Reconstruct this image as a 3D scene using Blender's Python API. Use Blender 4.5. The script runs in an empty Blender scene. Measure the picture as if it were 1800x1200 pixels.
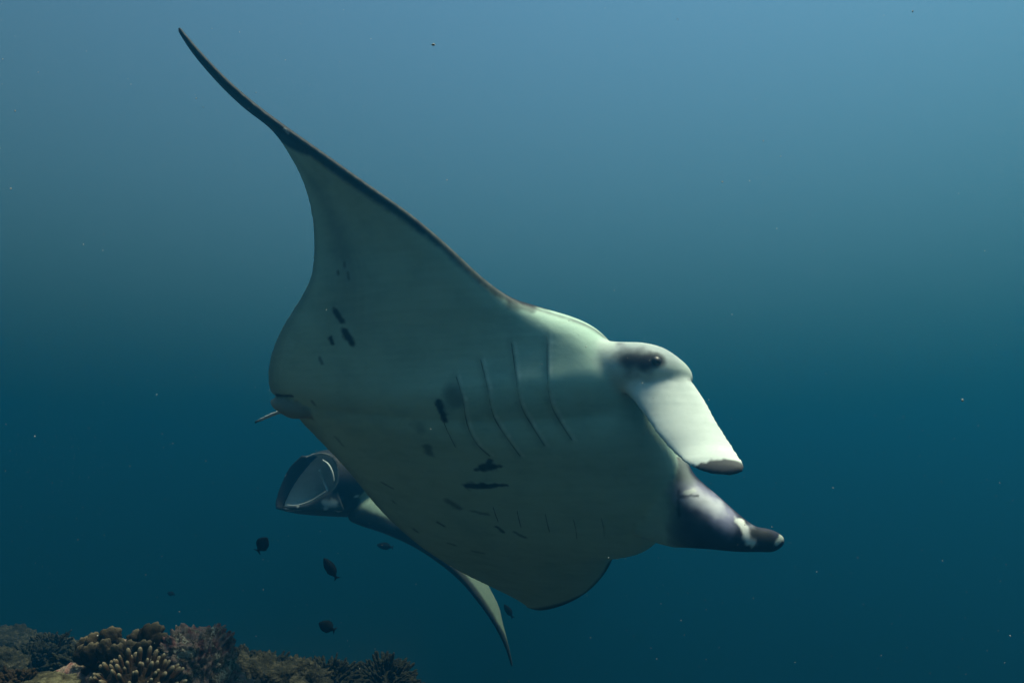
import bpy, bmesh, math, random
import numpy as np
from mathutils import Vector, Matrix, noise
from mathutils.kdtree import KDTree
from mathutils.bvhtree import BVHTree

S = bpy.context.scene
C = S.collection
R = math.radians

# ------------------------------------------------------------------ camera
PITCH = 12.0
cam = bpy.data.cameras.new('camera')
cam_ob = bpy.data.objects.new('camera', cam)
C.objects.link(cam_ob)
cam.sensor_width = 36
cam.lens = 28.25
cam.clip_start = 0.02
cam.clip_end = 2000
cam_ob.rotation_euler = (R(90 + PITCH), 0, 0)
S.camera = cam_ob

# ------------------------------------------------------------------ world, sun, exposure
SUN_EL, SUN_AZ = 69, 91
W = bpy.data.worlds.new('World')
S.world = W
W.use_nodes = True
_nt = W.node_tree
_sky = _nt.nodes.new('ShaderNodeTexSky')
_sky.sky_type = 'NISHITA'
_sky.sun_disc = False
_sky.sun_elevation = R(SUN_EL)
_sky.sun_rotation = R(SUN_AZ)
_nt.links.new(_sky.outputs[0], _nt.nodes['Background'].inputs[0])
_nt.nodes['Background'].inputs[1].default_value = 0.083
sun = bpy.data.lights.new('sun', 'SUN')
sun.energy = 5.0
sun.angle = R(26.0)
sun.color = (1, .95, .86)
sun_ob = bpy.data.objects.new('sun', sun)
C.objects.link(sun_ob)
SUNV = Vector((math.sin(R(SUN_AZ)) * math.cos(R(SUN_EL)), math.cos(R(SUN_AZ)) * math.cos(R(SUN_EL)), math.sin(R(SUN_EL))))
sun_ob.rotation_euler = SUNV.to_track_quat('Z', 'Y').to_euler()
S.view_settings.view_transform = 'Standard'
S.view_settings.look = 'None'
S.view_settings.gamma = 1
S.view_settings.exposure = 1.84
S.cycles.max_bounces = 6
S.cycles.volume_bounces = 2
S.cycles.use_denoising = True

# ------------------------------------------------------------------ helpers
FPX = 28.25 / 36 * 1800
_c, _s = math.cos(R(PITCH)), math.sin(R(PITCH))


def at(x, y, d):
    """a point d metres out along the view axis, given where it lies in the 1800 x 1200 survey picture"""
    xc = (x - 900) / FPX * d
    yc = (600 - y) / FPX * d
    return Vector((xc, d * _c - yc * _s, d * _s + yc * _c))


def atn(a):
    a = np.asarray(a, float)
    d = a[:, 2]
    xc = (a[:, 0] - 900) / FPX * d
    yc = (600 - a[:, 1]) / FPX * d
    return np.stack([xc, d * _c - yc * _s, d * _s + yc * _c], 1)


def tag(o, label=None, cat=None, group=None, kind=None):
    if label: o['label'] = label
    if cat: o['category'] = cat
    if group: o['group'] = group
    if kind: o['kind'] = kind
    return o


def empty(name, loc):
    o = bpy.data.objects.new(name, None)
    C.objects.link(o)
    o.location = loc
    o.empty_display_size = .1
    return o


def link(name, me, mat=None, parent=None, smooth=True):
    o = bpy.data.objects.new(name, me)
    C.objects.link(o)
    if mat: me.materials.append(mat)
    if parent is not None:
        o.parent = parent
        o.matrix_parent_inverse = Matrix.Translation(-Vector(parent.location))
    if smooth:
        me.polygons.foreach_set('use_smooth', [True] * len(me.polygons))
    return o


def mesh_of(name, V, F):
    me = bpy.data.meshes.new(name)
    me.from_pydata([tuple(v) for v in V], [], [tuple(f) for f in F])
    me.update()
    return me


def spline(A, n, per=None):
    """Catmull-Rom through the rows of A, n samples; returns samples and their row index"""
    A = np.asarray(A, float)
    u = np.linspace(0, len(A) - 1, n) if per is None else per
    i = np.clip(np.floor(u).astype(int), 0, len(A) - 2)
    f = (u - i)[:, None]
    p1, p2 = A[i], A[i + 1]
    p0 = np.where((i > 0)[:, None], A[np.maximum(i - 1, 0)], 2 * p1 - p2)
    p3 = np.where((i + 2 < len(A))[:, None], A[np.minimum(i + 2, len(A) - 1)], 2 * p2 - p1)
    r = .5 * (2 * p1 + (p2 - p0) * f + (2 * p0 - 5 * p1 + 4 * p2 - p3) * f ** 2 + (3 * p1 - p0 - 3 * p2 + p3) * f ** 3)
    return r, u


def norm(a):
    return a / np.maximum(np.linalg.norm(a, axis=-1, keepdims=True), 1e-9)


def sstep(a, b, x):
    t = np.clip((x - a) / (b - a), 0, 1)
    return t * t * (3 - 2 * t)


def mat_new(name):
    m = bpy.data.materials.new(name)
    m.use_nodes = True
    nt = m.node_tree
    return m, nt, nt.nodes['Principled BSDF']


def node(nt, typ, **kw):
    n = nt.nodes.new(typ)
    for k, v in kw.items():
        if k in n.inputs.keys() if isinstance(k, str) else False:
            n.inputs[k].default_value = v
        else:
            setattr(n, k, v)
    return n


def ramp(nt, stops):
    r = nt.nodes.new('ShaderNodeValToRGB')
    e = r.color_ramp.elements
    while len(e) < len(stops): e.new(.5)
    for el, (p, c) in zip(e, stops):
        el.position = p
        el.color = (*c, 1)
    return r


def noise_mat(name, stops, scale=8, detail=8, rough=.9, bump=.3, bump_scale=40, coords='Object', dist=.0):
    m, nt, b = mat_new(name)
    tc = nt.nodes.new('ShaderNodeTexCoord')
    n = nt.nodes.new('ShaderNodeTexNoise')
    n.inputs['Scale'].default_value = scale
    n.inputs['Detail'].default_value = detail
    n.inputs['Roughness'].default_value = .65
    n.inputs['Distortion'].default_value = dist
    nt.links.new(tc.outputs[coords], n.inputs['Vector'])
    r = ramp(nt, stops)
    nt.links.new(n.outputs['Fac'], r.inputs[0])
    nt.links.new(r.outputs[0], b.inputs['Base Color'])
    b.inputs['Roughness'].default_value = rough
    b.inputs['Specular IOR Level'].default_value = .2
    n2 = nt.nodes.new('ShaderNodeTexNoise')
    n2.inputs['Scale'].default_value = bump_scale
    n2.inputs['Detail'].default_value = 6
    nt.links.new(tc.outputs[coords], n2.inputs['Vector'])
    bp = nt.nodes.new('ShaderNodeBump')
    bp.inputs['Strength'].default_value = bump
    bp.inputs['Distance'].default_value = .02
    nt.links.new(n2.outputs['Fac'], bp.inputs['Height'])
    nt.links.new(bp.outputs[0], b.inputs['Normal'])
    return m


# ------------------------------------------------------------------ seabed
def fbm(p, o=4):
    return noise.fractal(p, 1.0, 2.0, o)


def sp(x):
    return np.log1p(np.exp(np.clip(x, -30, 30)))


def bed_height(x, y):
    s = x + 1.05 + .10 * (y - 2.6)
    z = -.80 - .03 * (y - 2.6)
    z = z - 1.9 * sp(s * 3.0) / 3.0
    z = z - .22 * sp((y - 6.5) * 1.5) / 1.5
    return float(np.maximum(z, -22 + .2 * z / 22))


def build_seabed():
    n = 200
    q = np.linspace(-1, 1, n)
    ax = np.sign(q) * (np.abs(q) * 6 + np.abs(q) ** 5 * 144)
    V, F = [], []
    for j in range(n):
        for i in range(n):
            x = ax[i] - 1.5
            y = ax[j] + 3.5
            z = bed_height(x, y)
            r = math.hypot(x, y)
            a = .10 if r < 14 else .3
            z += a * fbm((x * 1.3, y * 1.3, 0)) + .035 * fbm((x * 6, y * 6, 3.))
            V.append((x, y, z))
    for j in range(n - 1):
        for i in range(n - 1):
            k = j * n + i
            F.append((k, k + 1, k + n + 1, k + n))
    m = noise_mat('seabed', [(.3, (.014, .018, .012)), (.5, (.03, .034, .022)), (.62, (.06, .06, .042)), (.75, (.028, .03, .024))], 5, 10, 1, .8, 30)
    tag(link('seabed', mesh_of('seabed', V, F), m), kind='structure')


build_seabed()


# ------------------------------------------------------------------ the water itself
def build_haze():
    lo, hi = (-165, -165, -27), (165, 165, 10)
    V = [(x, y, z) for z in (lo[2], hi[2]) for y in (lo[1], hi[1]) for x in (lo[0], hi[0])]
    F = [(0, 2, 3, 1), (4, 5, 7, 6), (0, 1, 5, 4), (2, 6, 7, 3), (0, 4, 6, 2), (1, 3, 7, 5)]
    m = bpy.data.materials.new('haze')
    m.use_nodes = True
    nt = m.node_tree
    nt.nodes.remove(nt.nodes['Principled BSDF'])
    v = nt.nodes.new('ShaderNodeVolumePrincipled')
    v.inputs['Color'].default_value = (.004, .063, .140, 1)
    v.inputs['Absorption Color'].default_value = (.18, .22, .132, 1)
    v.inputs['Density'].default_value = .15
    v.inputs['Anisotropy'].default_value = .5
    nt.links.new(v.outputs[0], nt.nodes['Material Output'].inputs['Volume'])
    tag(link('haze', mesh_of('haze', V, F), m, smooth=False), kind='stuff')


build_haze()


# ------------------------------------------------------------------ manta rays
CREAM = np.array((.46, .65, .55))
DARK = np.array((.008, .012, .016))
NT = 34


class Shells:
    """closed surfaces that are later fused into one skin; each vertex carries its pigment"""

    def __init__(self):
        self.V, self.F, self.K, self.n = [], [], [], 0

    def add(self, V, F, K):
        F = [tuple(i + self.n for i in f) for f in F]
        self.V.append(V); self.F += F; self.K.append(K); self.n += len(V)

    def rings(self, P, K):
        """P: rings x points x 3, closed tube with end caps"""
        a, b = P.shape[:2]
        F = []
        for i in range(a - 1):
            for j in range(b):
                k = (j + 1) % b
                F.append((i * b + j, i * b + k, (i + 1) * b + k, (i + 1) * b + j))
        V = np.concatenate([P.reshape(-1, 3), P[:1].mean(1), P[-1:].mean(1)])
        K = np.concatenate([K.reshape(-1, 3), K[:1].mean(1), K[-1:].mean(1)])
        c0, c1 = a * b, a * b + 1
        for j in range(b):
            k = (j + 1) % b
            F.append((c0, k, j))
            F.append((c1, (a - 1) * b + j, (a - 1) * b + k))
        self.add(V, F, K)

    def disc(self, LE, TE, prof, pig, n=340):
        """wing-and-body loft; prof rows: ventral, dorsal, camber, nose half height, mouth gap, mouth depth"""
        A = np.concatenate([atn(LE), atn(TE), np.asarray(prof, float)], 1)
        X, u = spline(A, n)
        for _ in range(40):
            X[1:-1, 6:] = X[1:-1, 6:] * .5 + .25 * (X[:-2, 6:] + X[2:, 6:])
            X[1:-1, :6] = X[1:-1, :6] * .8 + .1 * (X[:-2, :6] + X[2:, :6])
        le, te = X[:, :3], X[:, 3:6]
        v, d, cam_, h0, gap, md = [np.maximum(X[:, 6 + k], 0) if k != 2 else X[:, 8] for k in range(6)]
        mid = .5 * (le + te)
        tan = norm(np.gradient(mid, axis=0))
        ch = te - le
        nn = norm(np.cross(ch, tan))
        for _ in range(30):
            nn[1:-1] = norm(nn[1:-1] * 2 + nn[:-2] + nn[2:])
        t = (1 - np.cos(np.linspace(0, math.pi, NT))) / 2
        f = np.sqrt(t) * (1 - t) ** .9
        f /= f.max()
        edge = .0065 * np.sqrt(np.clip(1 - (2 * t - 1) ** 10, 0, 1))

        def surf(half, tt, sign):
            return (le[:, None] + ch[:, None] * tt[..., None]
                    + nn[:, None] * (sign * half + cam_[:, None] * 4 * tt * (1 - tt))[..., None])

        tt = np.broadcast_to(t, (n, NT))
        rnd = np.sqrt(np.clip(1 - (1 - np.minimum(t / .07, 1)) ** 2, 0, 1))
        rnd = 1 - (1 - rnd)[None] * (1 - np.clip(gap / .008, 0, 1))[:, None]
        ven = surf(v[:, None] * f + edge + h0[:, None] * rnd * (1 - t) ** 2.5, tt, 1)
        dor = surf(d[:, None] * f + edge + np.maximum(h0 * .35, np.minimum(h0, gap + .012))[:, None] * rnd * (1 - t) ** 3, tt, -1)
        q = np.linspace(0, 1, 9)
        tin = md[:, None] * q
        hin = gap[:, None] * np.sqrt(np.clip(1 - q ** 2, 0, 1))
        ivn = surf(hin, tin, 1)
        idr = surf(hin, tin, -1)[:, :-1]
        P = np.concatenate([ven[:, ::-1], ivn, idr[:, ::-1], dor], 1)
        T = np.concatenate([tt[:, ::-1], tin * 0 - 1, tin[:, :-1] * 0 - 1, tt], 1)
        side = np.concatenate([np.ones((n, NT)), np.zeros((n, 9)), np.zeros((n, 8)), -np.ones((n, NT))], 1)
        U = np.broadcast_to(u[:, None], T.shape)
        K = pig(U, T, side, P)
        self.rings(P, K)

    def blade(self, st, pig, n=60, m=28, power=1.0):
        """st rows: edge A (x, y, d), edge B (x, y, d), half thickness, bow"""
        st = np.asarray(st, float)
        A = np.concatenate([atn(st[:, :3]), atn(st[:, 3:6]), st[:, 6:]], 1)
        X, u = spline(A, n)
        a, b, h, bow = X[:, :3], X[:, 3:6], np.maximum(X[:, 6], .003), X[:, 7]
        ctr = .5 * (a + b)
        hw = .5 * (b - a)
        ax = norm(np.gradient(ctr, axis=0))
        nn = norm(np.cross(ax, hw))
        th = np.linspace(0, 2 * math.pi, m, endpoint=False)
        cs, sn = np.cos(th), np.sin(th)
        P = (ctr[:, None] + hw[:, None] * cs[None, :, None]
             + nn[:, None] * (h[:, None] * sn + bow[:, None] * (1 - cs ** 2))[..., None])
        U = np.broadcast_to(u[:, None] / u.max(), P.shape[:2])
        K = pig(U, np.broadcast_to(cs, U.shape), np.broadcast_to(sn, U.shape), P)
        self.rings(P, K)

    def fuse(self, voxel, smooth):
        V = np.concatenate(self.V)
        K = np.concatenate(self.K)
        me = mesh_of('source', V, self.F)
        o = bpy.data.objects.new('source', me)
        C.objects.link(o)
        r = o.modifiers.new('r', 'REMESH')
        r.mode = 'VOXEL'
        r.voxel_size = voxel
        sm = o.modifiers.new('s', 'SMOOTH')
        sm.factor = .5
        sm.iterations = smooth
        dg = bpy.context.evaluated_depsgraph_get()
        out = bpy.data.meshes.new_from_object(o.evaluated_get(dg))
        bpy.data.objects.remove(o)
        kd = KDTree(len(V))
        for i, p in enumerate(V): kd.insert(p, i)
        kd.balance()
        nv = len(out.vertices)
        co = np.empty(nv * 3)
        out.vertices.foreach_get('co', co)
        co = co.reshape(-1, 3)
        idx = np.array([kd.find(p)[1] for p in co])
        col = K[idx]
        # soften the pigment a little along the mesh
        ed = np.empty(len(out.edges) * 2, int)
        out.edges.foreach_get('vertices', ed)
        ed = ed.reshape(-1, 2)
        self.ed = ed
        for _ in range(3): col = lap(col, ed, .6)
        return out, co, col


def lap(x, ed, f):
    n = len(x)
    c = np.bincount(ed.ravel(), minlength=n)
    s = np.stack([np.bincount(ed[:, 0], x[ed[:, 1], k], n) + np.bincount(ed[:, 1], x[ed[:, 0], k], n) for k in range(3)], 1)
    return x * (1 - f) + f * s / np.maximum(c, 1)[:, None]


def seg_dist(co, a, b):
    ab = b - a
    t = np.clip(((co - a) @ ab) / max(ab @ ab, 1e-9), 0, 1)
    return np.linalg.norm(co - a - t[:, None] * ab, axis=1)


def caster(me):
    me.calc_loop_triangles()
    bvh = BVHTree.FromPolygons([v.co for v in me.vertices], [t.vertices for t in me.loop_triangles])

    def hit(x, y):
        d = at(x, y, 1).normalized()
        h = bvh.ray_cast(Vector((0, 0, 0)), d, 20)
        return (np.array(h[0]), np.array(h[1])) if h[0] is not None else (None, None)
    return hit


def paint(co, col, hit, marks):
    for (x0, y0, x1, y1, r, soft, c, st) in marks:
        a, _ = hit(x0, y0)
        b, _ = hit(x1, y1)
        if a is None and b is None: continue
        a = b if a is None else a
        b = a if b is None else b
        dep = a[1] * _c + a[2] * _s
        rad = r / FPX * dep
        wob = np.array([1.0])
        d = seg_dist(co, a, b)
        near = np.where(d < rad * (1 + soft) * 1.3)[0]
        if len(near) == 0: continue
        wob = np.array([1 + .45 * noise.fractal(Vector(co[i]) * (0.5 / rad) + Vector((x0, 0, 0)), .8, 2.0, 3) for i in near])
        w = st * (1 - sstep(rad * (1 - soft), rad * (1 + soft), d[near] * wob))
        col[near] = col[near] * (1 - w[:, None]) + np.array(c) * w[:, None]
    return col


def finish_skin(me, col):
    at_ = me.color_attributes.new('pigment', 'FLOAT_COLOR', 'POINT')
    rgba = np.ones((len(col), 4))
    rgba[:, :3] = np.clip(col, 0, 1)
    at_.data.foreach_set('color', rgba.ravel())


def skin_material():
    m, nt, b = mat_new('manta_skin')
    a = nt.nodes.new('ShaderNodeAttribute')
    a.attribute_name = 'pigment'
    tc = nt.nodes.new('ShaderNodeTexCoord')
    n1 = nt.nodes.new('ShaderNodeTexNoise')
    n1.inputs['Scale'].default_value = 7
    n1.inputs['Detail'].default_value = 9
    n1.inputs['Roughness'].default_value = .62
    nt.links.new(tc.outputs['Object'], n1.inputs['Vector'])
    r = ramp(nt, [(.28, (.76, .79, .79)), (.5, (.95, .96, .95)), (.68, (1, 1, 1))])
    nt.links.new(n1.outputs['Fac'], r.inputs[0])
    mp = nt.nodes.new('ShaderNodeMapping')
    mp.inputs['Rotation'].default_value = (0, R(-12), R(8))
    mp.inputs['Scale'].default_value = (3, 10, 34)
    nt.links.new(tc.outputs['Object'], mp.inputs['Vector'])
    n3 = nt.nodes.new('ShaderNodeTexNoise')
    n3.inputs['Scale'].default_value = 1.6
    n3.inputs['Detail'].default_value = 5
    nt.links.new(mp.outputs[0], n3.inputs['Vector'])
    r3 = ramp(nt, [(.35, (.92, .93, .93)), (.6, (1, 1, 1))])
    nt.links.new(n3.outputs['Fac'], r3.inputs[0])
    v4 = nt.nodes.new('ShaderNodeTexVoronoi')
    v4.inputs['Scale'].default_value = 38
    nt.links.new(tc.outputs['Object'], v4.inputs['Vector'])
    r4 = ramp(nt, [(.0, (.35, .38, .38)), (.075, (.6, .62, .62)), (.12, (1, 1, 1))])
    nt.links.new(v4.outputs['Distance'], r4.inputs[0])
    n5 = nt.nodes.new('ShaderNodeTexNoise')
    n5.inputs['Scale'].default_value = 4
    nt.links.new(tc.outputs['Object'], n5.inputs['Vector'])
    r5 = ramp(nt, [(.5, (0, 0, 0)), (.66, (.7, .7, .7))])
    nt.links.new(n5.outputs['Fac'], r5.inputs[0])
    m3 = nt.nodes.new('ShaderNodeMix')
    m3.data_type = 'RGBA'
    m3.blend_type = 'MULTIPLY'
    m3.inputs['Factor'].default_value = 1
    nt.links.new(r.outputs[0], m3.inputs['A'])
    nt.links.new(r3.outputs[0], m3.inputs['B'])
    m4 = nt.nodes.new('ShaderNodeMix')
    m4.data_type = 'RGBA'
    m4.blend_type = 'MULTIPLY'
    nt.links.new(r5.outputs[0], m4.inputs['Factor'])
    nt.links.new(m3.outputs['Result'], m4.inputs['A'])
    nt.links.new(r4.outputs[0], m4.inputs['B'])
    mx = nt.nodes.new('ShaderNodeMix')
    mx.data_type = 'RGBA'
    mx.blend_type = 'MULTIPLY'
    mx.inputs['Factor'].default_value = 1
    nt.links.new(a.outputs['Color'], mx.inputs['A'])
    nt.links.new(m4.outputs['Result'], mx.inputs['B'])
    nt.links.new(mx.outputs['Result'], b.inputs['Base Color'])
    b.inputs['Roughness'].default_value = .6
    b.inputs['Specular IOR Level'].default_value = .1
    n2 = nt.nodes.new('ShaderNodeTexNoise')
    n2.inputs['Scale'].default_value = 55
    n2.inputs['Detail'].default_value = 5
    nt.links.new(tc.outputs['Object'], n2.inputs['Vector'])
    bp = nt.nodes.new('ShaderNodeBump')
    bp.inputs['Strength'].default_value = .09
    bp.inputs['Distance'].default_value = .006
    nt.links.new(n2.outputs['Fac'], bp.inputs['Height'])
    nt.links.new(bp.outputs[0], b.inputs['Normal'])
    return m


SKIN = skin_material()
M_SLIT, _, _b = mat_new('gill_slit')
_b.inputs['Base Color'].default_value = (.09, .115, .105, 1)
_b.inputs['Roughness'].default_value = .8
M_EYE, _, _b = mat_new('eye')
_b.inputs['Base Color'].default_value = (.012, .013, .016, 1)
_b.inputs['Roughness'].default_value = .45


def near_manta():
    sh = Shells()
    LE = [(313, 48, 2.64), (345, 88, 2.63), (392, 138, 2.63), (440, 181, 2.63), (490, 220, 2.63), (560, 267, 2.64), (640, 322, 2.65),
          (720, 376, 2.67), (790, 434, 2.69), (850, 490, 2.71), (905, 529, 2.73), (960, 548, 2.75), (1010, 563, 2.76), (1052, 583, 2.77),
          (1082, 615, 2.77), (1100, 652, 2.76), (1128, 692, 2.80), (1168, 746, 2.82), (1192, 802, 2.87), (1182, 862, 2.93), (1176, 916, 3.03),
          (1148, 950, 3.14), (1088, 964, 3.30), (1068, 1000, 3.52), (1036, 1036, 3.76), (997, 1059, 4.00), (957, 1071, 4.22), (930, 1068, 4.36)]
    TE = [(315, 52, 2.66), (340, 91, 2.73), (385, 144, 2.78), (432, 189, 2.82), (479, 224, 2.84), (512, 275, 2.85), (535, 325, 2.87),
          (548, 380, 2.89), (551, 435, 2.91), (545, 488, 2.92), (520, 535, 2.96), (492, 580, 3.00), (475, 625, 3.04), (470, 660, 3.07),
          (474, 688, 3.10), (490, 698, 3.12), (503, 704, 3.13), (513, 716, 3.14), (526, 738, 3.18), (562, 775, 3.24), (612, 828, 3.33),
          (668, 897, 3.46), (732, 955, 3.62), (792, 995, 3.80), (842, 1020, 3.98), (877, 1036, 4.14), (907, 1050, 4.27), (924, 1060, 4.36)]
    #       ventral dorsal camber nose gap depth
    PR = [(.000, .000, 0, 0, 0, 0), (.004, .004, 0, 0, 0, 0), (.006, .006, 0, 0, 0, 0), (.008, .008, 0, 0, 0, 0), (.010, .010, 0, 0, 0, 0),
          (.014, .014, 0, 0, 0, 0), (.020, .018, 0, 0, 0, 0), (.026, .022, 0, 0, 0, 0), (.034, .03, 0, 0, 0, 0), (.044, .04, 0, 0, 0, 0),
          (.060, .06, 0, .003, 0, 0), (.074, .08, 0, .018, 0, 0), (.092, .11, 0, .026, 0, 0), (.108, .14, 0, .038, 0, 0),
          (.124, .16, 0, .046, 0, 0), (.136, .17, 0, .05, .012, .05), (.145, .18, 0, .034, .022, .20), (.150, .18, 0, .034, .024, .26),
          (.135, .18, 0, .032, .020, .20), (.112, .17, 0, .03, .008, .05), (.095, .15, 0, .03, 0, 0), (.080, .12, 0, .03, 0, 0),
          (.060, .09, 0, .012, 0, 0), (.042, .06, 0, .004, 0, 0), (.030, .04, 0, 0, 0, 0), (.018, .02, 0, 0, 0, 0), (.008, .01, 0, 0, 0, 0), (0, 0, 0, 0, 0, 0)]

    def pig(U, T, side, P):
        pale = (side >= 0) | ((T < np.interp(U, [10.6, 11.5, 12.5, 15, 16], [0, .015, .02, .02, 0])) & (U > 10.6) & (U < 16))
        k = np.where(pale[..., None], CREAM, DARK)
        # dark leading edge of the wings, wider towards the tips
        wr = np.interp(U, [0, 4, 5, 8, 9.6, 10.6, 13], [1.5, 1.5, .17, .045, .03, -.02, -.05])
        wl = np.interp(U, [20, 22, 24, 27], [-.05, .02, .05, .5])
        w = np.where(U < 15, wr, wl)
        e = 1 - sstep(w * .6, w * 1.25 + 1e-4, T)
        e = np.where(w > 0, e, 0) * (T >= 0)
        k = k * (1 - .93 * e[..., None]) + DARK * .93 * e[..., None]
        # dusky hind margin
        h = sstep(.93, .995, T) * .45 * (side > 0)
        k = k * (1 - h[..., None]) + np.array((.08, .09, .085)) * h[..., None]
        # soft dark streak painted down the wing behind mid chord
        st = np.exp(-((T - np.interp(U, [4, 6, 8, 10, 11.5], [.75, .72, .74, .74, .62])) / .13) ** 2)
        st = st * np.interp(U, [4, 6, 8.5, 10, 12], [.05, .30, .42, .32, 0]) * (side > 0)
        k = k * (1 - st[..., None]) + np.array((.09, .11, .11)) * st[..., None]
        # mouth lining
        k = np.where((T < -.5)[..., None], np.array((.10, .11, .11)), k)
        return k

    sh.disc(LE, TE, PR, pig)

    white = np.array((.72, .80, .77))

    def pig_plain(c):
        return lambda U, c_, s_, P: np.broadcast_to(np.array(c), P.shape).copy()
    # side of the head, carrying the eye
    sh.blade([(985, 660, 2.78, 990, 598, 2.80, .02, 0), (1040, 682, 2.74, 1045, 597, 2.77, .06, 0), (1078, 690, 2.725, 1088, 601, 2.76, .078, 0), (1110, 692, 2.71, 1130, 603, 2.75, .085, 0),
              (1150, 692, 2.70, 1168, 614, 2.74, .078, 0), (1186, 686, 2.70, 1200, 638, 2.73, .050, 0), (1208, 676, 2.735, 1214, 662, 2.735, .02, 0)],
             pig_plain((.52, .62, .57)))

    def pig_lobe(U, c_, s_, P):
        k = np.broadcast_to(white, P.shape).copy()
        k[(s_ < -.25)] = DARK
        return k
    # unfurled head lobe
    sh.blade([(1084, 676, 2.70, 1185, 645, 2.71, .055, 0), (1104, 695, 2.665, 1213, 668, 2.685, .038, .0), (1130, 727, 2.615, 1238, 702, 2.635, .022, .01),
              (1155, 764, 2.555, 1261, 742, 2.57, .014, .012), (1184, 797, 2.50, 1284, 778, 2.51, .011, .012), (1206, 815, 2.45, 1299, 801, 2.46, .010, .01),
              (1230, 827, 2.42, 1306, 812, 2.43, .009, .004), (1256, 834, 2.405, 1309, 821, 2.41, .008, 0), (1284, 836, 2.40, 1308, 828, 2.405, .006, 0)], pig_lobe)

    def pig_roll(U, c_, s_, P):
        k = np.broadcast_to(np.array((.028, .030, .050)), P.shape).copy()
        w = (1 - sstep(.10, .24, U + .05 * c_))[..., None]
        return k * (1 - w) + CREAM * .8 * w
    # rolled head lobe on the far side
    sh.blade([(1120, 945, 2.97, 1160, 800, 2.92, .04, 0), (1172, 960, 2.88, 1197, 802, 2.87, .060, 0), (1212, 963, 2.80, 1223, 836, 2.86, .070, 0),
              (1252, 965, 2.765, 1258, 869, 2.85, .064, 0), (1290, 968, 2.755, 1291, 900, 2.83, .054, 0), (1325, 970, 2.765, 1322, 922, 2.80, .042, 0),
              (1352, 969, 2.80, 1350, 929, 2.785, .036, 0), (1370, 962, 2.80, 1372, 938, 2.79, .02, 0), (1377, 952, 2.80, 1378, 946, 2.80, .005, 0)], pig_roll)
    # pelvic fin and tail
    sh.blade([(545, 735, 3.10, 545, 700, 3.10, .03, 0), (515, 736, 3.10, 518, 702, 3.09, .032, 0), (492, 724, 3.10, 490, 700, 3.09, .024, 0),
              (477, 710, 3.11, 476, 701, 3.11, .01, 0)], pig_plain((.30, .30, .24)))
    sh.blade([(515, 728, 3.16, 517, 716, 3.16, .014, 0), (492, 728, 3.19, 491, 720, 3.19, .0095, 0), (468, 737, 3.26, 466, 730, 3.26, .008, 0),
              (449, 745, 3.34, 448, 739, 3.34, .0065, 0)], lambda U, c_, s_, P: (np.array((.5, .52, .5)) * (1 - sstep(.7, 1, U))[..., None] + DARK * sstep(.7, 1, U)[..., None]))

    me, co, col = sh.fuse(.006, 8)
    # blend the roots of the head into the trunk
    w = np.zeros(len(co))
    for (x, y, d, r) in [(1060, 640, 2.70, .22), (1015, 560, 2.76, .20), (1060, 580, 2.77, .16), (1110, 690, 2.66, .07), (1190, 672, 2.68, .05), (1172, 890, 2.85, .15), (1150, 950, 2.95, .12), (530, 718, 3.1, .06)]:
        w = np.maximum(w, 1 - sstep(r * .5, r, np.linalg.norm(co - np.array(at(x, y, d)), axis=1)))
    for _ in range(14):
        co = co * (1 - w[:, None]) + lap(co, sh.ed, .6) * w[:, None]
        col = col * (1 - .5 * w[:, None]) + lap(col, sh.ed, .6) * .5 * w[:, None]
    me.vertices.foreach_set('co', co.ravel())
    me.update()
    hit = caster(me)
    bd, dk = (.03, .037, .036), (.022, .026, .034)
    vi, wh = (.24, .28, .34), (.72, .74, .74)
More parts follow.
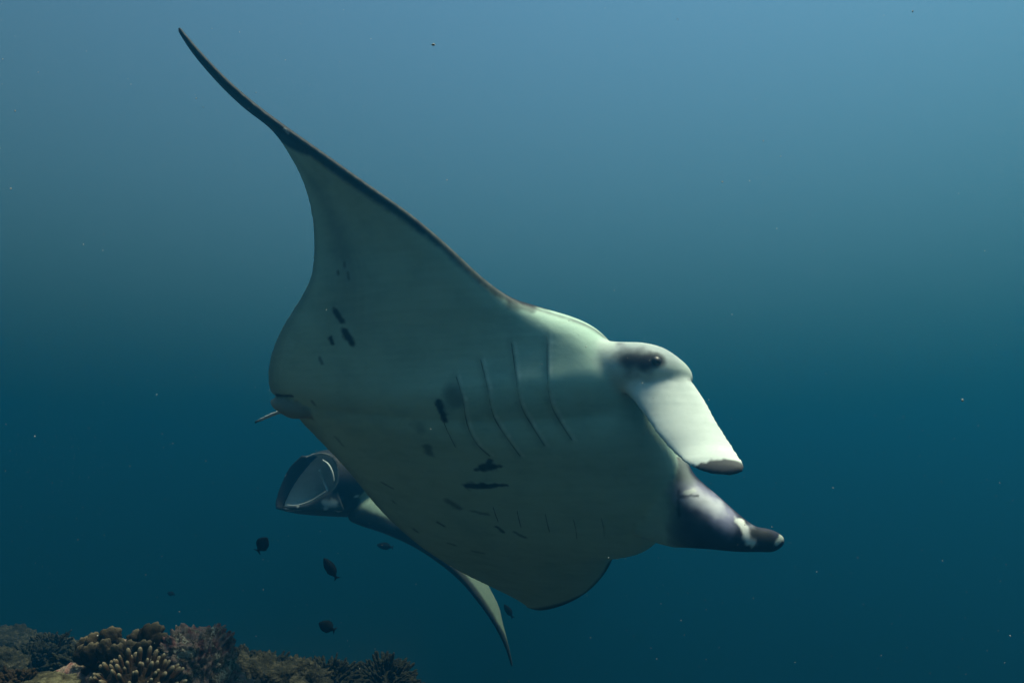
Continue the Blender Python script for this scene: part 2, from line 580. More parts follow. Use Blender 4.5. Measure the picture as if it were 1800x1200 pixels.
    marks = [  # x0 y0 x1 y1 radius softness colour strength
        (590, 548, 600, 564, 6, .5, bd, .9), (606, 582, 618, 602, 7, .5, bd, .95), (581, 594, 584, 603, 4.5, .5, bd, .9),
        (562, 630, 566, 638, 3.5, .6, bd, .6), (549, 705, 553, 711, 3.5, .6, bd, .5), (594, 478, 595, 480, 3, .6, bd, .6), (611, 480, 613, 489, 3, .6, bd, .5),
        (605, 462, 606, 468, 3, .6, bd, .5),
        (772, 708, 782, 736, 7, .5, bd, .95), (795, 690, 800, 706, 17, .9, bd, .6), (751, 785, 755, 796, 9, .7, bd, .6), (738, 750, 740, 754, 10, .9, bd, .3),
        (836, 826, 848, 823, 4, .6, bd, .85), (848, 821, 866, 820, 9, .5, bd, .95), (864, 820, 880, 819, 4, .6, bd, .85), (858, 813, 862, 809, 5, .5, bd, .9), (820, 854, 852, 854, 7.5, .5, bd, .97), (850, 854, 870, 853, 6, .5, bd, .95), (868, 853, 890, 852, 3.5, .6, bd, .9),
        (790, 882, 806, 892, 8, .8, bd, .65), (830, 898, 858, 904, 4, .8, bd, .5), (874, 926, 884, 934, 4, .6, bd, .8), (905, 935, 922, 944, 4, .8, bd, .6),
        (770, 918, 780, 924, 4, .6, bd, .7), (728, 930, 733, 934, 4, .7, bd, .6), (690, 880, 694, 884, 3, .7, bd, .5), (672, 848, 690, 858, 2.5, .6, bd, .6),
        (590, 768, 602, 782, 4, .8, bd, .4), (660, 905, 668, 912, 3, .7, bd, .5), (790, 955, 800, 958, 4, .8, bd, .5), (830, 968, 850, 972, 4, .8, bd, .4),
        (486, 694, 514, 696, 3, .6, dk, .85),
        # head: violet grey skin round the eye, dark socket
        (1098, 612, 1180, 622, 20, .8, vi, .55), (1106, 631, 1138, 635, 20, .8, dk, .97), (1136, 634, 1158, 634, 14, .6, dk, .95), (1090, 604, 1150, 606, 8, .9, (.16, .17, .2), .7),
        (1212, 668, 1240, 704, 5, .8, (.16, .17, .2), .6),
        (1232, 824, 1302, 828, 9, .3, (.05, .052, .06), .97), (1252, 818, 1296, 818, 12, .3, (.05, .052, .06), .97),
        # rolled lobe: light on its pale patch and dark creases painted into the colour
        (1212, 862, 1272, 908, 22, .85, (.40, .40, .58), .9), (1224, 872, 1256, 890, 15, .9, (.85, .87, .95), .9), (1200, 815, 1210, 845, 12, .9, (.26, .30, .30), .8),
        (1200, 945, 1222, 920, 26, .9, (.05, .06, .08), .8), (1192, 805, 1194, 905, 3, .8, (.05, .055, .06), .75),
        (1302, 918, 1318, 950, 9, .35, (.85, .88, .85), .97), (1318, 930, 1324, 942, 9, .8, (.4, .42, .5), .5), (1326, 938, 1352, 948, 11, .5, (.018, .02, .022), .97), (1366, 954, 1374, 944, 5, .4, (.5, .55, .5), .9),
        (1205, 866, 1220, 862, 4, .5, (.95, .98, .95), .9), (1197, 873, 1226, 871, 2.5, .6, dk, .75), (1193, 862, 1194, 905, 3, .7, dk, .6),
        (741, 391, 746, 388, 4, .5, (.8, .8, .8), .9), (735, 395, 770, 412, 9, .8, dk, .8), (900, 535, 935, 544, 8, .8, dk, .7),
        (500, 226, 506, 234, 2, .5, (.6, .6, .6), .7)]
    col = paint(co, col, hit, marks)

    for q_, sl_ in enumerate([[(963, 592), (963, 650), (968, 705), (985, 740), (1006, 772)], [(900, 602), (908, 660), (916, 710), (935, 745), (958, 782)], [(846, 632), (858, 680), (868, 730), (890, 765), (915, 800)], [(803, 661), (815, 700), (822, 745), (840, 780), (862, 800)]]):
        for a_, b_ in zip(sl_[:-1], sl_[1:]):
            col = paint(co, col, hit, [(a_[0] - 5, a_[1], b_[0] - 5, b_[1], 6, .9, (.12, .15, .14), .16), (a_[0] + 5, a_[1], b_[0] + 5, b_[1], 3, .9, (.85, .95, .85), .35)])  # shade behind each slit and highlight ahead of it painted into the skin colour
    # gill flaps: skin rises gently towards each slit and drops behind it
    slits = [[(963, 592), (963, 650), (968, 705), (985, 740), (1006, 772)], [(900, 602), (908, 660), (916, 710), (935, 745), (958, 782)],
             [(846, 632), (858, 680), (868, 730), (890, 765), (915, 800)], [(803, 661), (815, 700), (822, 745), (840, 780), (862, 800)],
             [(768, 703), (776, 726), (786, 752), (802, 785)], [(1058, 910), (1062, 926), (1063, 942)], [(1009, 912), (1013, 928), (1015, 946)],
             [(960, 903), (963, 918), (967, 934)], [(910, 897), (913, 910), (917, 926)], [(868, 890), (872, 903), (877, 916)]]
    nrm = np.empty(len(co) * 3)
    me.vertices.foreach_get('normal', nrm)
    nrm = nrm.reshape(-1, 3)
    lines = []
    fwd = norm(np.array(at(1150, 760, 2.74) - at(520, 720, 3.12))[None])[0]
    off = np.zeros(len(co))
    for sl in slits:
        px, _u = spline(np.array([(a, b) for a, b in sl], float), 26)
        pts = [hit(a, b) for a, b in px]
        pts = [(p, q) for p, q in pts if p is not None]
        lines.append(pts)
        p = np.array([a for a, b in pts])
        for _ in range(6):
            p[1:-1] = .5 * p[1:-1] + .25 * (p[:-2] + p[2:])
        p, _u = spline(p, 240)
        big = len(sl) > 3
        reach = .075 if big else .05
        near = np.where(np.linalg.norm(co - p.mean(0), axis=1) < .35)[0]
        D = np.linalg.norm(co[near][:, None] - p[None], axis=2)
        k = D.argmin(1)
        rel = (co[near] - p[k])
        ahead = rel @ fwd
        endw = np.sin(np.clip(k / (len(p) - 1), .02, .98) * math.pi) ** .6
        lateral = np.sqrt(np.maximum(D[np.arange(len(near)), k] ** 2 - ahead ** 2, 0))
        prof = np.where(ahead > 0, (1 - sstep(0, reach, ahead)), (1 - sstep(0, .012, -ahead)) * .25)
        off[near] = np.maximum(off[near], (.006 if big else .004) * prof * endw * (1 - sstep(.01, .05, lateral)))
    co = co + nrm * off[:, None]
    me.vertices.foreach_set('co', co.ravel())
    me.update()
    finish_skin(me, col)

    root = empty('manta_ray', at(830, 790, 2.95))
    tag(root, 'large manta ray showing its dark spotted belly, one wing raised high', 'manta ray', 'manta rays')
    link('body', me, SKIN, root)
    hit = caster(me)
    for q, pts in enumerate(lines):
        n = len(pts)
        V, F = [], []
        p = np.array([a for a, b in pts])
        nn = np.array([b for a, b in pts])
        for _ in range(4):
            p[1:-1] = .5 * p[1:-1] + .25 * (p[:-2] + p[2:])
            nn[1:-1] = norm(.5 * nn[1:-1] + .25 * (nn[:-2] + nn[2:]))
        tn = norm(np.gradient(p, axis=0))
        sd = norm(np.cross(tn, nn))
        if sd[0] @ fwd < 0: sd = -sd
        for i in range(n):
            k = i / (n - 1)
            w = (.0013 if q < 5 else .0012) * (math.sin(math.pi * min(max(k, .04), .96)) ** .5) * (.75 + .6 * noise.noise(Vector((6 * k, q * 3.1, 0))) + .25 * math.sin(9 * k + q))
            c = p[i] + nn[i] * .0038 - sd[i] * .002
            V += [c - sd[i] * w * 1.2 - nn[i] * .009, c - sd[i] * w * .5 + nn[i] * .0006, c + sd[i] * w * .8 + nn[i] * .0012, c + sd[i] * w - nn[i] * .009]
        for i in range(n - 1):
            for j in range(3):
                F.append((i * 4 + j, i * 4 + j + 1, i * 4 + j + 5, i * 4 + j + 4))
        F += [(3, 2, 1, 0), tuple((n - 1) * 4 + j for j in range(4))]
        link('gill_slit', mesh_of('gill_slit', V, F), M_SLIT, root)
    p, q = hit(1154, 634)
    bm = bmesh.new()
    bmesh.ops.create_uvsphere(bm, u_segments=24, v_segments=14, radius=.0185)
    me = bpy.data.meshes.new('eye')
    bm.to_mesh(me)
    for v in me.vertices: v.co = v.co + Vector(p) - Vector(q) * .009
    link('eye', me, M_EYE, root)


near_manta()


def far_manta():
    sh = Shells()
    LE = [(900, 1172, 5.60), (889, 1136, 5.60), (869, 1096, 5.60), (842, 1057, 5.62), (805, 1012, 5.65), (760, 974, 5.68), (715, 946, 5.70),
          (665, 925, 5.70), (628, 914, 5.70), (612, 900, 5.74), (660, 850, 6.10), (640, 805, 6.05), (640, 785, 6.05), (680, 755, 6.15),
          (745, 690, 6.4), (820, 610, 6.8), (890, 550, 7.1)]
    TE = [(901, 1170, 5.63), (892, 1130, 5.66), (884, 1098, 5.72), (877, 1066, 5.80), (862, 1036, 5.90), (846, 1003, 6.00), (832, 962, 6.10),
          (818, 920, 6.20), (806, 880, 6.30), (798, 845, 6.40), (792, 822, 6.45), (792, 800, 6.50), (802, 770, 6.60), (830, 735, 6.70),
          (852, 688, 6.80), (880, 612, 7.0), (895, 554, 7.12)]
    h = [0, .006, .012, .02, .03, .05, .08, .11, .14, .16, .17, .16, .14, .10, .06, .03, 0]
    PR = [(a, a * .9, 0, 0, 0, 0) for a in h]

    def pig(U, T, side, P):
        pale = CREAM * np.interp(U, [0, 4, 6, 8], [.22, .22, .4, .6])[..., None]  # outer wing darkened in colour to offset the sun falling on it
        k = np.where((side >= 0)[..., None], pale, DARK)
        w = np.interp(U, [0, 1, 2, 4, 7, 8.5, 12, 16], [.9, .7, .22, .15, .09, .06, .1, .3])
        e = 1 - sstep(w * .7, w * 1.2, T)
        return k * (1 - .95 * e[..., None]) + DARK * .95 * e[..., None]
    sh.disc(LE, TE, PR, pig, 220)
    # gaping mouth: outer cheeks forward to the rim, then the lining back to the throat
    rim = atn([(548, 800, 5.74), (572, 799, 5.66), (588, 812, 5.60), (593, 838, 5.56), (584, 862, 5.56), (555, 882, 5.60), (520, 891, 5.68),
               (493, 893, 5.76), (490, 876, 5.80), (505, 842, 5.82), (525, 813, 5.80)])
    k = len(rim)
    rim, _u = spline(np.concatenate([rim, rim[:1]]), 73)
    rim = rim[:-1]
    c = rim.mean(0)
    back = np.array(at(690, 850, 6.35))
    th = np.array(at(655, 850, 6.12))
    out = norm(rim - c)

    def ring(f, ctr, size, grow):
        return rim * (1 - f) + (ctr + (rim - c) * size) * f + out * grow
    bk = np.array((.018, .022, .028))
    gr = np.array((.72, .76, .76))
    rows, K = [], []
    for f, g in [(1, .04), (.8, .075), (.6, .085), (.4, .075), (.2, .055), (.08, .034), (.0, .012)]:
        rows.append(ring(f, back, 1.0, g)); K.append(np.broadcast_to(bk, rim.shape))
    for f, g in [(-.01, .002), (.06, -.01), (.2, -.012), (.45, -.01), (.7, 0), (.9, 0)]:
        rows.append(ring(f, th, .45, g)); K.append(np.broadcast_to(gr if f > .0 else gr * .8, rim.shape))
    sh.rings(np.array(rows), np.array(K))

    def plain(c):
        return lambda U, c_, s_, P: np.broadcast_to(np.array(c), P.shape).copy()
    # the two head lobes, spread as scoops
    sh.blade([(530, 800, 5.80, 556, 803, 5.74, .02, 0), (508, 822, 5.82, 530, 834, 5.80, .016, 0), (494, 850, 5.80, 514, 858, 5.80, .014, 0),
              (485, 876, 5.76, 503, 882, 5.78, .013, 0), (483, 894, 5.72, 497, 896, 5.74, .012, 0)], plain((.02, .026, .034)))
    sh.blade([(606, 898, 5.60, 590, 858, 5.58, .03, 0), (578, 898, 5.55, 572, 866, 5.56, .018, 0), (545, 897, 5.56, 545, 882, 5.58, .013, 0),
              (515, 895, 5.6, 516, 888, 5.62, .011, 0), (497, 893, 5.66, 499, 888, 5.66, .01, 0)], plain((.05, .06, .065)))
    me, co, col = sh.fuse(.0085, 6)
    hit = caster(me)
    me.update()
    bk = tuple(bk)
    marks = [(600, 805, 612, 850, 18, .5, bk, .95), (612, 850, 614, 890, 16, .4, bk, .97), (590, 865, 604, 860, 9, .7, bk, .9),
             (568, 809, 583, 828, 3, .5, (.72, .76, .78), .95), (583, 828, 587, 846, 3, .5, (.72, .76, .78), .95),
             (574, 884, 588, 886, 6, .7, (.5, .56, .58), .9), (572, 893, 596, 899, 3.5, .7, (.5, .55, .62), .9), (586, 902, 590, 902, 3, .6, bk, .9),
             (506, 888, 524, 889, 2.2, .5, (.75, .8, .8), .95), (524, 889, 572, 865, 1.6, .6, (.4, .46, .48), .8), (486, 868, 502, 835, 1.6, .6, (.4, .46, .48), .7),
             (626, 872, 628, 872, 3, .6, (.7, .74, .72), .8), (630, 905, 690, 925, 5, .8, (.1, .11, .11), .5)]
    col = paint(co, col, hit, marks)
    finish_skin(me, col)
    root = empty('manta_ray', at(680, 860, 6.1))
    tag(root, 'manta ray with gaping mouth swimming behind the larger manta', 'manta ray', 'manta rays')
    link('body', me, SKIN, root)
    # white gill arch across the open mouth
    pts = [at(562, 826, 5.72), at(567, 840, 5.74), at(572, 852, 5.73), at(577, 863, 5.66)]
    A, _u = spline(np.array(pts), 14)
    m, nt, b = mat_new('gill_arch')
    b.inputs['Base Color'].default_value = (.42, .47, .47, 1)
    b.inputs['Roughness'].default_value = .9
    b.inputs['Specular IOR Level'].default_value = .05
    V, F = tube_rings(A, [.010] * 14, 8)
    link('gill_arch', mesh_of('gill_arch', V, F), m, root)
    for px, rd in ([[(567, 808, 5.575), (577, 816, 5.545), (584, 830, 5.53), (587, 847, 5.53)], .008], [[(504, 887, 5.60), (522, 888, 5.555), (548, 879, 5.545), (573, 863, 5.535)], .0045]):
        A, _u = spline(atn(px), 18)
        V, F = tube_rings(A, list(rd * np.sin(np.linspace(.25, math.pi - .25, 18)) ** .5), 8)
        link('lip', mesh_of('lip', V, F), m, root)


def tube_rings(path, rad, m=8):
    path = np.asarray(path, float)
    tn = norm(np.gradient(path, axis=0))
    ref = np.array((.3, .9, .2))
    a = norm(np.cross(tn, ref))
    b = np.cross(tn, a)
    V, F = [], []
    n = len(path)
    for i in range(n):
        for j in range(m):
            t = 2 * math.pi * j / m
            V.append(path[i] + (a[i] * math.cos(t) + b[i] * math.sin(t)) * rad[i])
    for i in range(n - 1):
        for j in range(m):
            k = (j + 1) % m
            F.append((i * m + j, i * m + k, (i + 1) * m + k, (i + 1) * m + j))
    F.append(tuple(range(m))[::-1])
    F.append(tuple((n - 1) * m + j for j in range(m)))
    return V, F


far_manta()

# ------------------------------------------------------------------ reef fish
M_FISH = noise_mat('fish_scales', [(.35, (.003, .005, .006)), (.65, (.006, .008, .010))], 60, 4, .9, .2, 200)
M_FISH.node_tree.nodes['Principled BSDF'].inputs['Specular IOR Level'].default_value = 0


def reef_fish(head, tail, depth, deep, label, roll=0., name='reef_fish'):
    """head and tail points; deep = body height over length"""
    h, t = at(*head, depth), at(*tail, depth + .02)
    L = (h - t).length
    ax = (h - t).normalized()
    side = Vector((0, -1, .05))
    up = side.cross(ax)
    if up.z < 0: up = -up
    up.normalize()
    side = ax.cross(up).normalized()
    bm = bmesh.new()
    st = [(0, .02), (.05, .24), (.14, .55), (.28, .88), (.42, 1.0), (.56, .92), (.70, .66), (.80, .38), (.86, .24), (.90, .22)]
    m = 14
    rings = []
    for x, r in st:
        hh = r * deep * L * .5
        ww = hh * .42 / max(deep, .3) * .6 + .002
        ww = min(ww, hh)
        cen = Vector((0, 0, 0)) + ax * (L * (.5 - x))
        rings.append([bm.verts.new(cen + up * (hh * math.sin(2 * math.pi * j / m)) + side * (ww * math.cos(2 * math.pi * j / m))) for j in range(m)])
    for a, b in zip(rings[:-1], rings[1:]):
        for j in range(m):
            bm.faces.new((a[j], a[(j + 1) % m], b[(j + 1) % m], b[j]))
    bm.faces.new(rings[0][::-1]); bm.faces.new(rings[-1])

    def fin(poly):
        th = side * (L * .008)
        A = [bm.verts.new(ax * (L * (.5 - x)) + up * (L * y) + th) for x, y in poly]
        B = [bm.verts.new(ax * (L * (.5 - x)) + up * (L * y) - th) for x, y in poly]
        bm.faces.new(A); bm.faces.new(B[::-1])
        for j in range(len(poly)):
            k = (j + 1) % len(poly)
            bm.faces.new((A[j], B[j], B[k], A[k]))
    d = deep
    fin([(.86, .10 * d), (1.0, .36 * d), (.95, .02 * d), (1.0, -.34 * d), (.86, -.10 * d)])
    fin([(.26, .40 * d), (.40, .54 * d), (.60, .52 * d), (.74, .36 * d), (.80, .14 * d), (.5, .3 * d)])
    fin([(.45, -.40 * d), (.58, -.52 * d), (.72, -.36 * d), (.80, -.14 * d), (.55, -.3 * d)])
    fin([(.30, -.05 * d), (.38, -.22 * d), (.52, -.26 * d), (.44, -.08 * d)])
    bmesh.ops.recalc_face_normals(bm, faces=bm.faces)
    me = bpy.data.meshes.new(name)
    bm.to_mesh(me); bm.free()
    o = link(name, me, M_FISH)
    o.location = (h + t) / 2
    tag(o, label, 'fish', 'dark reef fish')


reef_fish((470, 944), (452, 970), 4.0, .68, 'dark deep-bodied reef fish swimming below the gaping mouth of the manta')
reef_fish((569, 980), (593, 1018), 4.0, .38, 'slender dark reef fish pointing steeply upward below the gaping manta')
reef_fish((560, 1094), (590, 1108), 4.0, .60, 'dark reef fish hovering low over the bushy corals')
reef_fish((294, 1041), (308, 1045), 7.5, .55, 'tiny faint reef fish in open water above the coral rock')
reef_fish((886, 1061), (902, 1086), 6.2, .34, 'faint slim reef fish beside the wing tip of the gaping manta')
reef_fish((662, 957), (692, 962), 7.0, .40, 'faint reef fish under the body of the gaping manta')

# ------------------------------------------------------------------ reef
rng = random.Random(7)


def blob(name, mat, centre, size, lab, cat, sub=4, amp=.25, fr=2.0, fine=.06, boxy=1.0, group=None, seed=0):
    bm = bmesh.new()
    bmesh.ops.create_icosphere(bm, subdivisions=sub, radius=1)
    for v in bm.verts:
        p = v.co.copy()
        if boxy != 1.0:
            p = Vector([math.copysign(abs(c) ** boxy, c) for c in p])
        q = v.co * fr + Vector((seed * 7.3, 1.7 * seed, 0))
        k = 1 + amp * fbm(q, 3) + fine * fbm(q * 5, 4)
        v.co = Vector((p.x * size[0], p.y * size[1], p.z * size[2])) * k
    me = bpy.data.meshes.new(name)
    bm.to_mesh(me); bm.free()
    o = link(name, me, mat)
    o.location = centre
    tag(o, lab, cat, group)
    return o


M_CRUST = noise_mat('crusted_rock', [(.30, (.02, .018, .018)), (.42, (.30, .13, .11)), (.50, (.40, .30, .24)), (.56, (.12, .09, .05)), (.62, (.74, .66, .50)), (.68, (.16, .11, .06)), (.78, (.55, .50, .26))], 15, 12, .95, 1.0, 45, dist=.25)
M_BROWN = noise_mat('brown_coral', [(.3, (.028, .018, .008)), (.55, (.055, .036, .016)), (.75, (.10, .07, .032))], 18, 6, .9, .6, 120)
M_MOUND = noise_mat('mound_coral', [(.3, (.008, .010, .006)), (.5, (.020, .022, .013)), (.63, (.085, .08, .052)), (.7, (.02, .022, .012))], 20, 12, .95, 1.0, 60, dist=.6)
M_BLUE = noise_mat('grey_coral', [(.35, (.10, .13, .13)), (.65, (.20, .24, .22))], 14, 6, .9, .5, 90)
M_TAN = noise_mat('tan_plate', [(.3, (.03, .028, .012)), (.48, (.08, .07, .035)), (.6, (.24, .22, .12)), (.72, (.07, .06, .03))], 22, 10, .9, .6, 60)
M_BUSH = noise_mat('bush_coral', [(.35, (.010, .013, .008)), (.6, (.022, .026, .015)), (.75, (.05, .05, .03))], 22, 6, .95, .6, 90)
M_WHIP, _, _b = mat_new('sea_whip')
_b.inputs['Base Color'].default_value = (.02, .02, .015, 1)
_b.inputs['Roughness'].default_value = .9


def tip_mat(name, base, tip, lo, hi):
    m, nt, b = mat_new(name)
    tc = nt.nodes.new('ShaderNodeTexCoord')
    sx = nt.nodes.new('ShaderNodeSeparateXYZ')
    nt.links.new(tc.outputs['Object'], sx.inputs[0])
    n = nt.nodes.new('ShaderNodeTexNoise')
    n.inputs['Scale'].default_value = 60
    nt.links.new(tc.outputs['Object'], n.inputs['Vector'])
    ma = nt.nodes.new('ShaderNodeMath'); ma.operation = 'MULTIPLY_ADD'
    ma.inputs[1].default_value = .25 * (hi - lo); 
    nt.links.new(n.outputs['Fac'], ma.inputs[0]); nt.links.new(sx.outputs['Z'], ma.inputs[2])
    mr = nt.nodes.new('ShaderNodeMapRange')
    mr.inputs['From Min'].default_value = lo; mr.inputs['From Max'].default_value = hi
    nt.links.new(ma.outputs[0], mr.inputs['Value'])
    r = ramp(nt, [(0, base), (.6, tuple(.6 * a + .4 * c for a, c in zip(base, tip))), (1, tip)])
    nt.links.new(mr.outputs[0], r.inputs[0])
    nt.links.new(r.outputs[0], b.inputs['Base Color'])
    b.inputs['Roughness'].default_value = .85
    b.inputs['Specular IOR Level'].default_value = .2
    bp = nt.nodes.new('ShaderNodeBump'); bp.inputs['Strength'].default_value = .6; bp.inputs['Distance'].default_value = .004
    n2 = nt.nodes.new('ShaderNodeTexNoise'); n2.inputs['Scale'].default_value = 220
    nt.links.new(tc.outputs['Object'], n2.inputs['Vector']); nt.links.new(n2.outputs['Fac'], bp.inputs['Height']); nt.links.new(bp.outputs[0], b.inputs['Normal'])
    return m


for _m in (M_CRUST, M_BROWN, M_MOUND, M_TAN, M_BUSH):
    for _n in _m.node_tree.nodes:
        if _n.type == 'VALTORGB':
            for _e in _n.color_ramp.elements: _e.color = (*[c * .6 for c in _e.color[:3]], 1)
# crusted boulder
def boulder():
    c = at(342, 1194, 2.7)
    o = blob('coral_rock', M_CRUST, c, (.115, .14, .158), 'blocky rock crusted maroon, grey and cream beside the brown lobed coral', 'rock', 6, .14, 2.2, .17, .66, seed=1)
    blob('rock_base', M_CRUST, at(330, 1290, 2.75), (.24, .24, .22), 'lower crusted reef rock carrying the finger coral', 'rock', 5, .22, 2.0, .10, seed=5)
    blob('rock_base', M_CRUST, at(205, 1230, 2.85), (.20, .22, .20), 'dark crusted reef rock under the brown lobed coral', 'rock', 5, .22, 2.0, .10, seed=9)


boulder()


def lobed_coral():
    root = empty('lobed_coral', at(215, 1160, 2.75))
    tag(root, 'brown coral colony of thick rounded upright lobes with pale rims', 'coral')
    m = tip_mat('lobed_coral', (.024, .017, .007), (.14, .115, .07), .026, .058)
    bm = bmesh.new()
    bmesh.ops.create_icosphere(bm, subdivisions=4, radius=1)
    for v in bm.verts:
        k = 1 + .30 * fbm(v.co * 1.7, 3) + .10 * fbm(v.co * 6, 3)
        v.co = Vector((v.co.x * .042, v.co.y * .020 * (1 + .3 * v.co.z), v.co.z * .05)) * k
    base = bpy.data.meshes.new('lobe')
    bm.to_mesh(base); bm.free()
    base.materials.append(m)
    base.polygons.foreach_set('use_smooth', [True] * len(base.polygons))
    spots = [(150, 1136, 2.75, .62, -25, 20), (166, 1130, 2.72, .72, -15, 60), (194, 1122, 2.70, .85, 5, 10), (212, 1136, 2.66, .62, 30, -30),
             (238, 1124, 2.70, .72, -5, 70), (264, 1119, 2.70, .86, 25, 15), (278, 1130, 2.66, .66, 40, 40), (224, 1142, 2.64, .66, 15, 0),
             (183, 1142, 2.64, .72, -20, -15), (250, 1142, 2.62, .66, 10, 30), (206, 1128, 2.80, .6, 0, -50), (146, 1150, 2.70, .7, -40, 0), (285, 1148, 2.64, .6, 20, 70),
             (178, 1128, 2.78, .55, 10, 40), (252, 1132, 2.76, .6, -20, -20), (160, 1150, 2.64, .7, 0, 30), (205, 1152, 2.62, .7, -10, 10), (236, 1153, 2.61, .65, 20, -10)]
    for i, (x, y, d, sc, tl, rz) in enumerate(spots):
        o = bpy.data.objects.new('lobe', base)
        C.objects.link(o)
        o.parent = root
        o.location = at(x, y, d) - Vector(root.location)
        o.rotation_euler = (R(rng.uniform(-20, 20)), R(tl), R(rz))
        o.scale = (sc, sc * rng.uniform(.9, 1.4), sc * rng.uniform(.85, 1.1))
    me = bpy.data.meshes.new('stalk')
    bm = bmesh.new()
    bmesh.ops.create_icosphere(bm, subdivisions=4, radius=1)
    for v in bm.verts:
        v.co = Vector((v.co.x * .125, v.co.y * .08, v.co.z * .055)) * (1 + .25 * fbm(v.co * 2.3, 4))
    bm.to_mesh(me); bm.free()
    o = link('stalk', me, M_BROWN)
    o.parent = root
    o.location = at(215, 1168, 2.76) - Vector(root.location)


lobed_coral()


def finger_coral():
    root = empty('finger_coral', at(240, 1215, 2.45))
    tag(root, 'golden brown finger coral with pale branch tips below the lobed coral', 'coral')
    m = tip_mat('finger_coral', (.05, .026, .008), (.46, .38, .24), .020, .040)
    path = [(0, 0, -.03), (0, 0, -.01), (.001, 0, .01), (.002, .001, .024), (.002, .001, .031), (.002, .001, .0345)]
    V, F = tube_rings(path, [.0082, .0076, .007, .0068, .005, .0016], 10)
    base = mesh_of('branch', V, F)
    base.materials.append(m)
    base.polygons.foreach_set('use_smooth', [True] * len(base.polygons))
    c = at(240, 1222, 2.47)
    k = 0
    ga = 2.39996
    for i in range(110):
        z = 1 - i / 110 * 1.05
        if z < -.05: continue
        r = math.sqrt(max(0, 1 - z * z))
        dv = Vector((r * math.cos(ga * i), r * math.sin(ga * i), z)) + Vector([rng.uniform(-.13, .13) for _ in range(3)])
        if dv.y > .45: continue
        p = Vector((dv.x * .118, dv.y * .09, dv.z * .10))
        o = bpy.data.objects.new('branch', base)
        C.objects.link(o)
        o.parent = root
        o.location = c + p - Vector(root.location)
        o.rotation_euler = (dv.normalized() + Vector((0, 0, .35))).to_track_quat('Z', 'Y').to_euler()
        q = rng.uniform(.75, 1.15)
        o.scale = (q, q, q * rng.uniform(.8, 1.2))
    me = bpy.data.meshes.new('colony_base')
    bm = bmesh.new()
    bmesh.ops.create_icosphere(bm, subdivisions=4, radius=1)
    for v in bm.verts:
        v.co = Vector((v.co.x * .118, v.co.y * .09, v.co.z * .10)) * (.95 + .12 * fbm(v.co * 4, 3))
    bm.to_mesh(me); bm.free()
    o = link('colony_base', me, M_BROWN)
    o.parent = root
    o.location = c - Vector(root.location)


finger_coral()


def bush(name, centre, size, n, lab, seed, mat=None, rad=.007):
    r_ = random.Random(seed)
    V, F = [], []
    for i in range(n):
        z = r_.uniform(-.1, 1)
        a = r_.uniform(0, 2 * math.pi)
        r = math.sqrt(max(0, 1 - z * z))
        dv = Vector((r * math.cos(a), r * math.sin(a), z))
        k = 1 + .22 * fbm(dv * 2.2 + Vector((seed, 0, 0)), 3)
        q = Vector((dv.x * size[0], dv.y * size[1], dv.z * size[2])) * k
        s0, s1 = q * r_.uniform(.45, .62), q * r_.uniform(.86, 1.08)
        bend = Vector([r_.uniform(-1, 1) for _ in range(3)]) * (q.length * .08)
        P = [s0, s0.lerp(s1, .5) + bend, s1.lerp(s0, .12) + bend, s1 + bend]
        w = rad * r_.uniform(.7, 1.4)
        v, f = tube_rings([tuple(p) for p in P], [w * 1.2, w, w * 1.0, w * .35], 6)
        o = len(V)
        V += v
        F += [tuple(j + o for j in g) for g in f]
    bm = bmesh.new()
    bmesh.ops.create_icosphere(bm, subdivisions=3, radius=1)
    o = len(V)
    for v in bm.verts:
        V.append(Vector((v.co.x * size[0], v.co.y * size[1], v.co.z * size[2])) * (.72 + .12 * fbm(v.co * 3, 3)))
    for f in bm.faces: F.append(tuple(v.index + o for v in f.verts))
    bm.free()
    ob = link(name, mesh_of(name, V, F), mat or M_BUSH)
    ob.location = centre
    tag(ob, lab, 'coral')
    return ob


# right hand run of the reef crest
blob('mound_coral', M_MOUND, at(440, 1225, 3.5), (.20, .2, .17), 'knobbly grey-green coral mound just behind the crusted rock', 'coral', 5, .30, 2.6, .16, seed=11)
blob('mound_coral', M_MOUND, at(510, 1215, 3.7), (.17, .2, .14), 'pale speckled coral mound between crusted rock and bushy corals', 'coral', 5, .30, 2.8, .18, seed=12)
bush('bush_coral', at(575, 1215, 4.0), (.19, .17, .15), 420, 'dark bushy coral next to the pale speckled mound', 3)
bush('bush_coral', at(618, 1216, 4.4), (.13, .12, .13), 300, 'small dark bushy coral between two larger bushes', 4)
bush('bush_coral', at(672, 1215, 4.2), (.20, .17, .165), 520, 'rounded dark bushy coral at the end of the reef crest', 5)
bush('bush_coral', at(716, 1228, 4.3), (.11, .10, .11), 240, 'low dark bushy coral at the reef drop-off', 6)
bush('bush_coral', at(410, 1180, 4.1), (.14, .14, .12), 320, 'greenish bushy coral behind the crusted rock', 8, M_MOUND)
bush('bush_coral', at(470, 1190, 4.4), (.20, .16, .13), 420, 'wide dark bushy coral behind the pale speckled mound', 18)
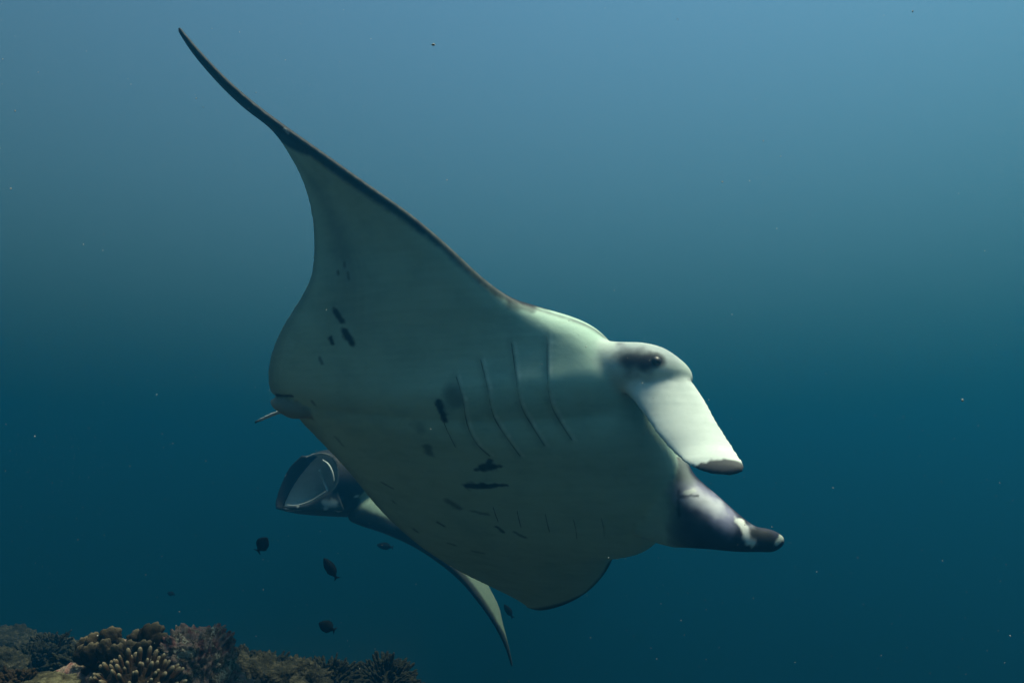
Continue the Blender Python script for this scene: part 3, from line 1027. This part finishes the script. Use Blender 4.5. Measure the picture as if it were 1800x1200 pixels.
# left hand part
blob('boulder_coral', M_MOUND, at(2, 1184, 3.6), (.10, .12, .11), 'rounded coral head with a pale crown at the reef edge', 'coral', 5, .22, 2.0, .12, seed=21)
blob('dome_coral', M_BLUE, at(112, 1195, 3.6), (.072, .075, .085), 'smooth grey-blue dome coral behind the tan plate', 'coral', 5, .07, 1.5, .03, seed=22)
blob('plate_coral', M_TAN, at(84, 1207, 2.3), (.075, .09, .034), 'pale tan encrusting plate coral beside the finger coral', 'coral', 5, .25, 2.0, .12, seed=23)
bush('bush_coral', at(25, 1215, 2.4), (.12, .1, .062), 380, 'low brown tufted coral beside the tan plate', 24, M_BROWN, .005)
blob('mound_coral', M_MOUND, at(12, 1142, 6.5), (.22, .3, .17), 'hazy coral mound crowning the far reef slope', 'coral', 5, .3, 2.0, .16, seed=25)
blob('mound_coral', M_MOUND, at(46, 1176, 5.3), (.22, .3, .16), 'low hazy coral mound on the slope before the far reef', 'coral', 5, .3, 2.2, .2, seed=26)
bush('bush_coral', at(88, 1150, 4.6), (.15, .15, .12), 300, 'hazy bushy coral behind the smooth dome', 27, M_MOUND)
bush('bush_coral', at(50, 1180, 4.0), (.20, .18, .13), 420, 'greenish bushy coral between round coral head and smooth dome', 28)
bush('bush_coral', at(140, 1190, 3.3), (.12, .12, .12), 320, 'dark bushy coral under the left end of the lobed coral', 29)
p = [at(103, 1136, 3.2), at(107, 1124, 3.2), at(116, 1115, 3.2), at(126, 1106, 3.2)]
A, _u = spline(np.array(p), 16)
V, F = tube_rings(A, list(np.linspace(.0042, .0018, 16)), 8)
tag(link('sea_whip', mesh_of('sea_whip', V, F), M_WHIP), 'thin dark sea whip slanting up beside the lobed coral', 'sea whip')


def reef_rubble():
    r_ = random.Random(3)
    bm = bmesh.new()
    bmesh.ops.create_icosphere(bm, subdivisions=2, radius=1)
    base = [v.co.copy() for v in bm.verts]
    fc = [tuple(v.index for v in f.verts) for f in bm.faces]
    bm.free()
    V, F = [], []
    for i in range(1500):
        x, y = r_.uniform(-6, .2), r_.uniform(.8, 9)
        z = bed_height(x, y) + .10 * fbm((x * 1.3, y * 1.3, 0)) + .035 * fbm((x * 6, y * 6, 3.))
        k = r_.uniform(.02, .055) * (1 + .5 * (y > 4.5))
        a = r_.uniform(0, 6.3)
        o = len(V)
        for c in base:
            q = c * (k * (1 + .45 * fbm(c * 1.8 + Vector((i * 3.7, 0, 0)), 3)))
            V.append((x + q.x * math.cos(a) - q.y * math.sin(a), y + q.x * math.sin(a) + q.y * math.cos(a), z + q.z * r_.choice((.7, .7, 1.0))))
        F += [tuple(j + o for j in f) for f in fc]
    tag(link('reef_rubble', mesh_of('reef_rubble', V, F), M_MOUND), 'broken coral rubble and small growths covering the reef floor', kind='stuff')


reef_rubble()


# ------------------------------------------------------------------ drifting specks
def marine_snow():
    r_ = random.Random(11)
    V, F = [], []
    O = [(1, 0, 0), (-1, 0, 0), (0, 1, 0), (0, -1, 0), (0, 0, 1), (0, 0, -1)]
    T = [(0, 2, 4), (2, 1, 4), (1, 3, 4), (3, 0, 4), (2, 0, 5), (1, 2, 5), (3, 1, 5), (0, 3, 5)]

    def add(p, s):
        o = len(V)
        e = [s * r_.uniform(.6, 1.5) for _ in range(3)]
        for q in O: V.append((p[0] + q[0] * e[0], p[1] + q[1] * e[1], p[2] + q[2] * e[2]))
        for f in T: F.append(tuple(i + o for i in f))
    for _ in range(17000):
        p = (r_.uniform(-5, 5), r_.uniform(.5, 6.5), r_.uniform(-1.2, 4.2))
        add(p, .00055 + .0012 * r_.random() ** 5)
    for _ in range(14):
        p = (r_.uniform(-1.5, 1.5), r_.uniform(1.5, 2.6), r_.uniform(-.4, 1.6))
        add(p, r_.uniform(.0013, .002))
    for (x, y, d, sx, sz, n) in [(620, 40, 6.5, .55, .45, 1500), (130, 740, 5.5, .20, .45, 1100), (40, 90, 6.0, .35, .6, 500)]:
        c = at(x, y, d)
        for _ in range(n):
            add((c.x + r_.gauss(0, sx), c.y + r_.gauss(0, .4), c.z + r_.gauss(0, sz)), r_.uniform(.0004, .001))
    m, nt, b = mat_new('marine_snow')
    b.inputs['Base Color'].default_value = (.34, .34, .32, 1)
    b.inputs['Roughness'].default_value = .9
    tag(link('marine_snow', mesh_of('marine_snow', V, F), m), 'pale specks drifting through the open water', kind='stuff')


marine_snow()
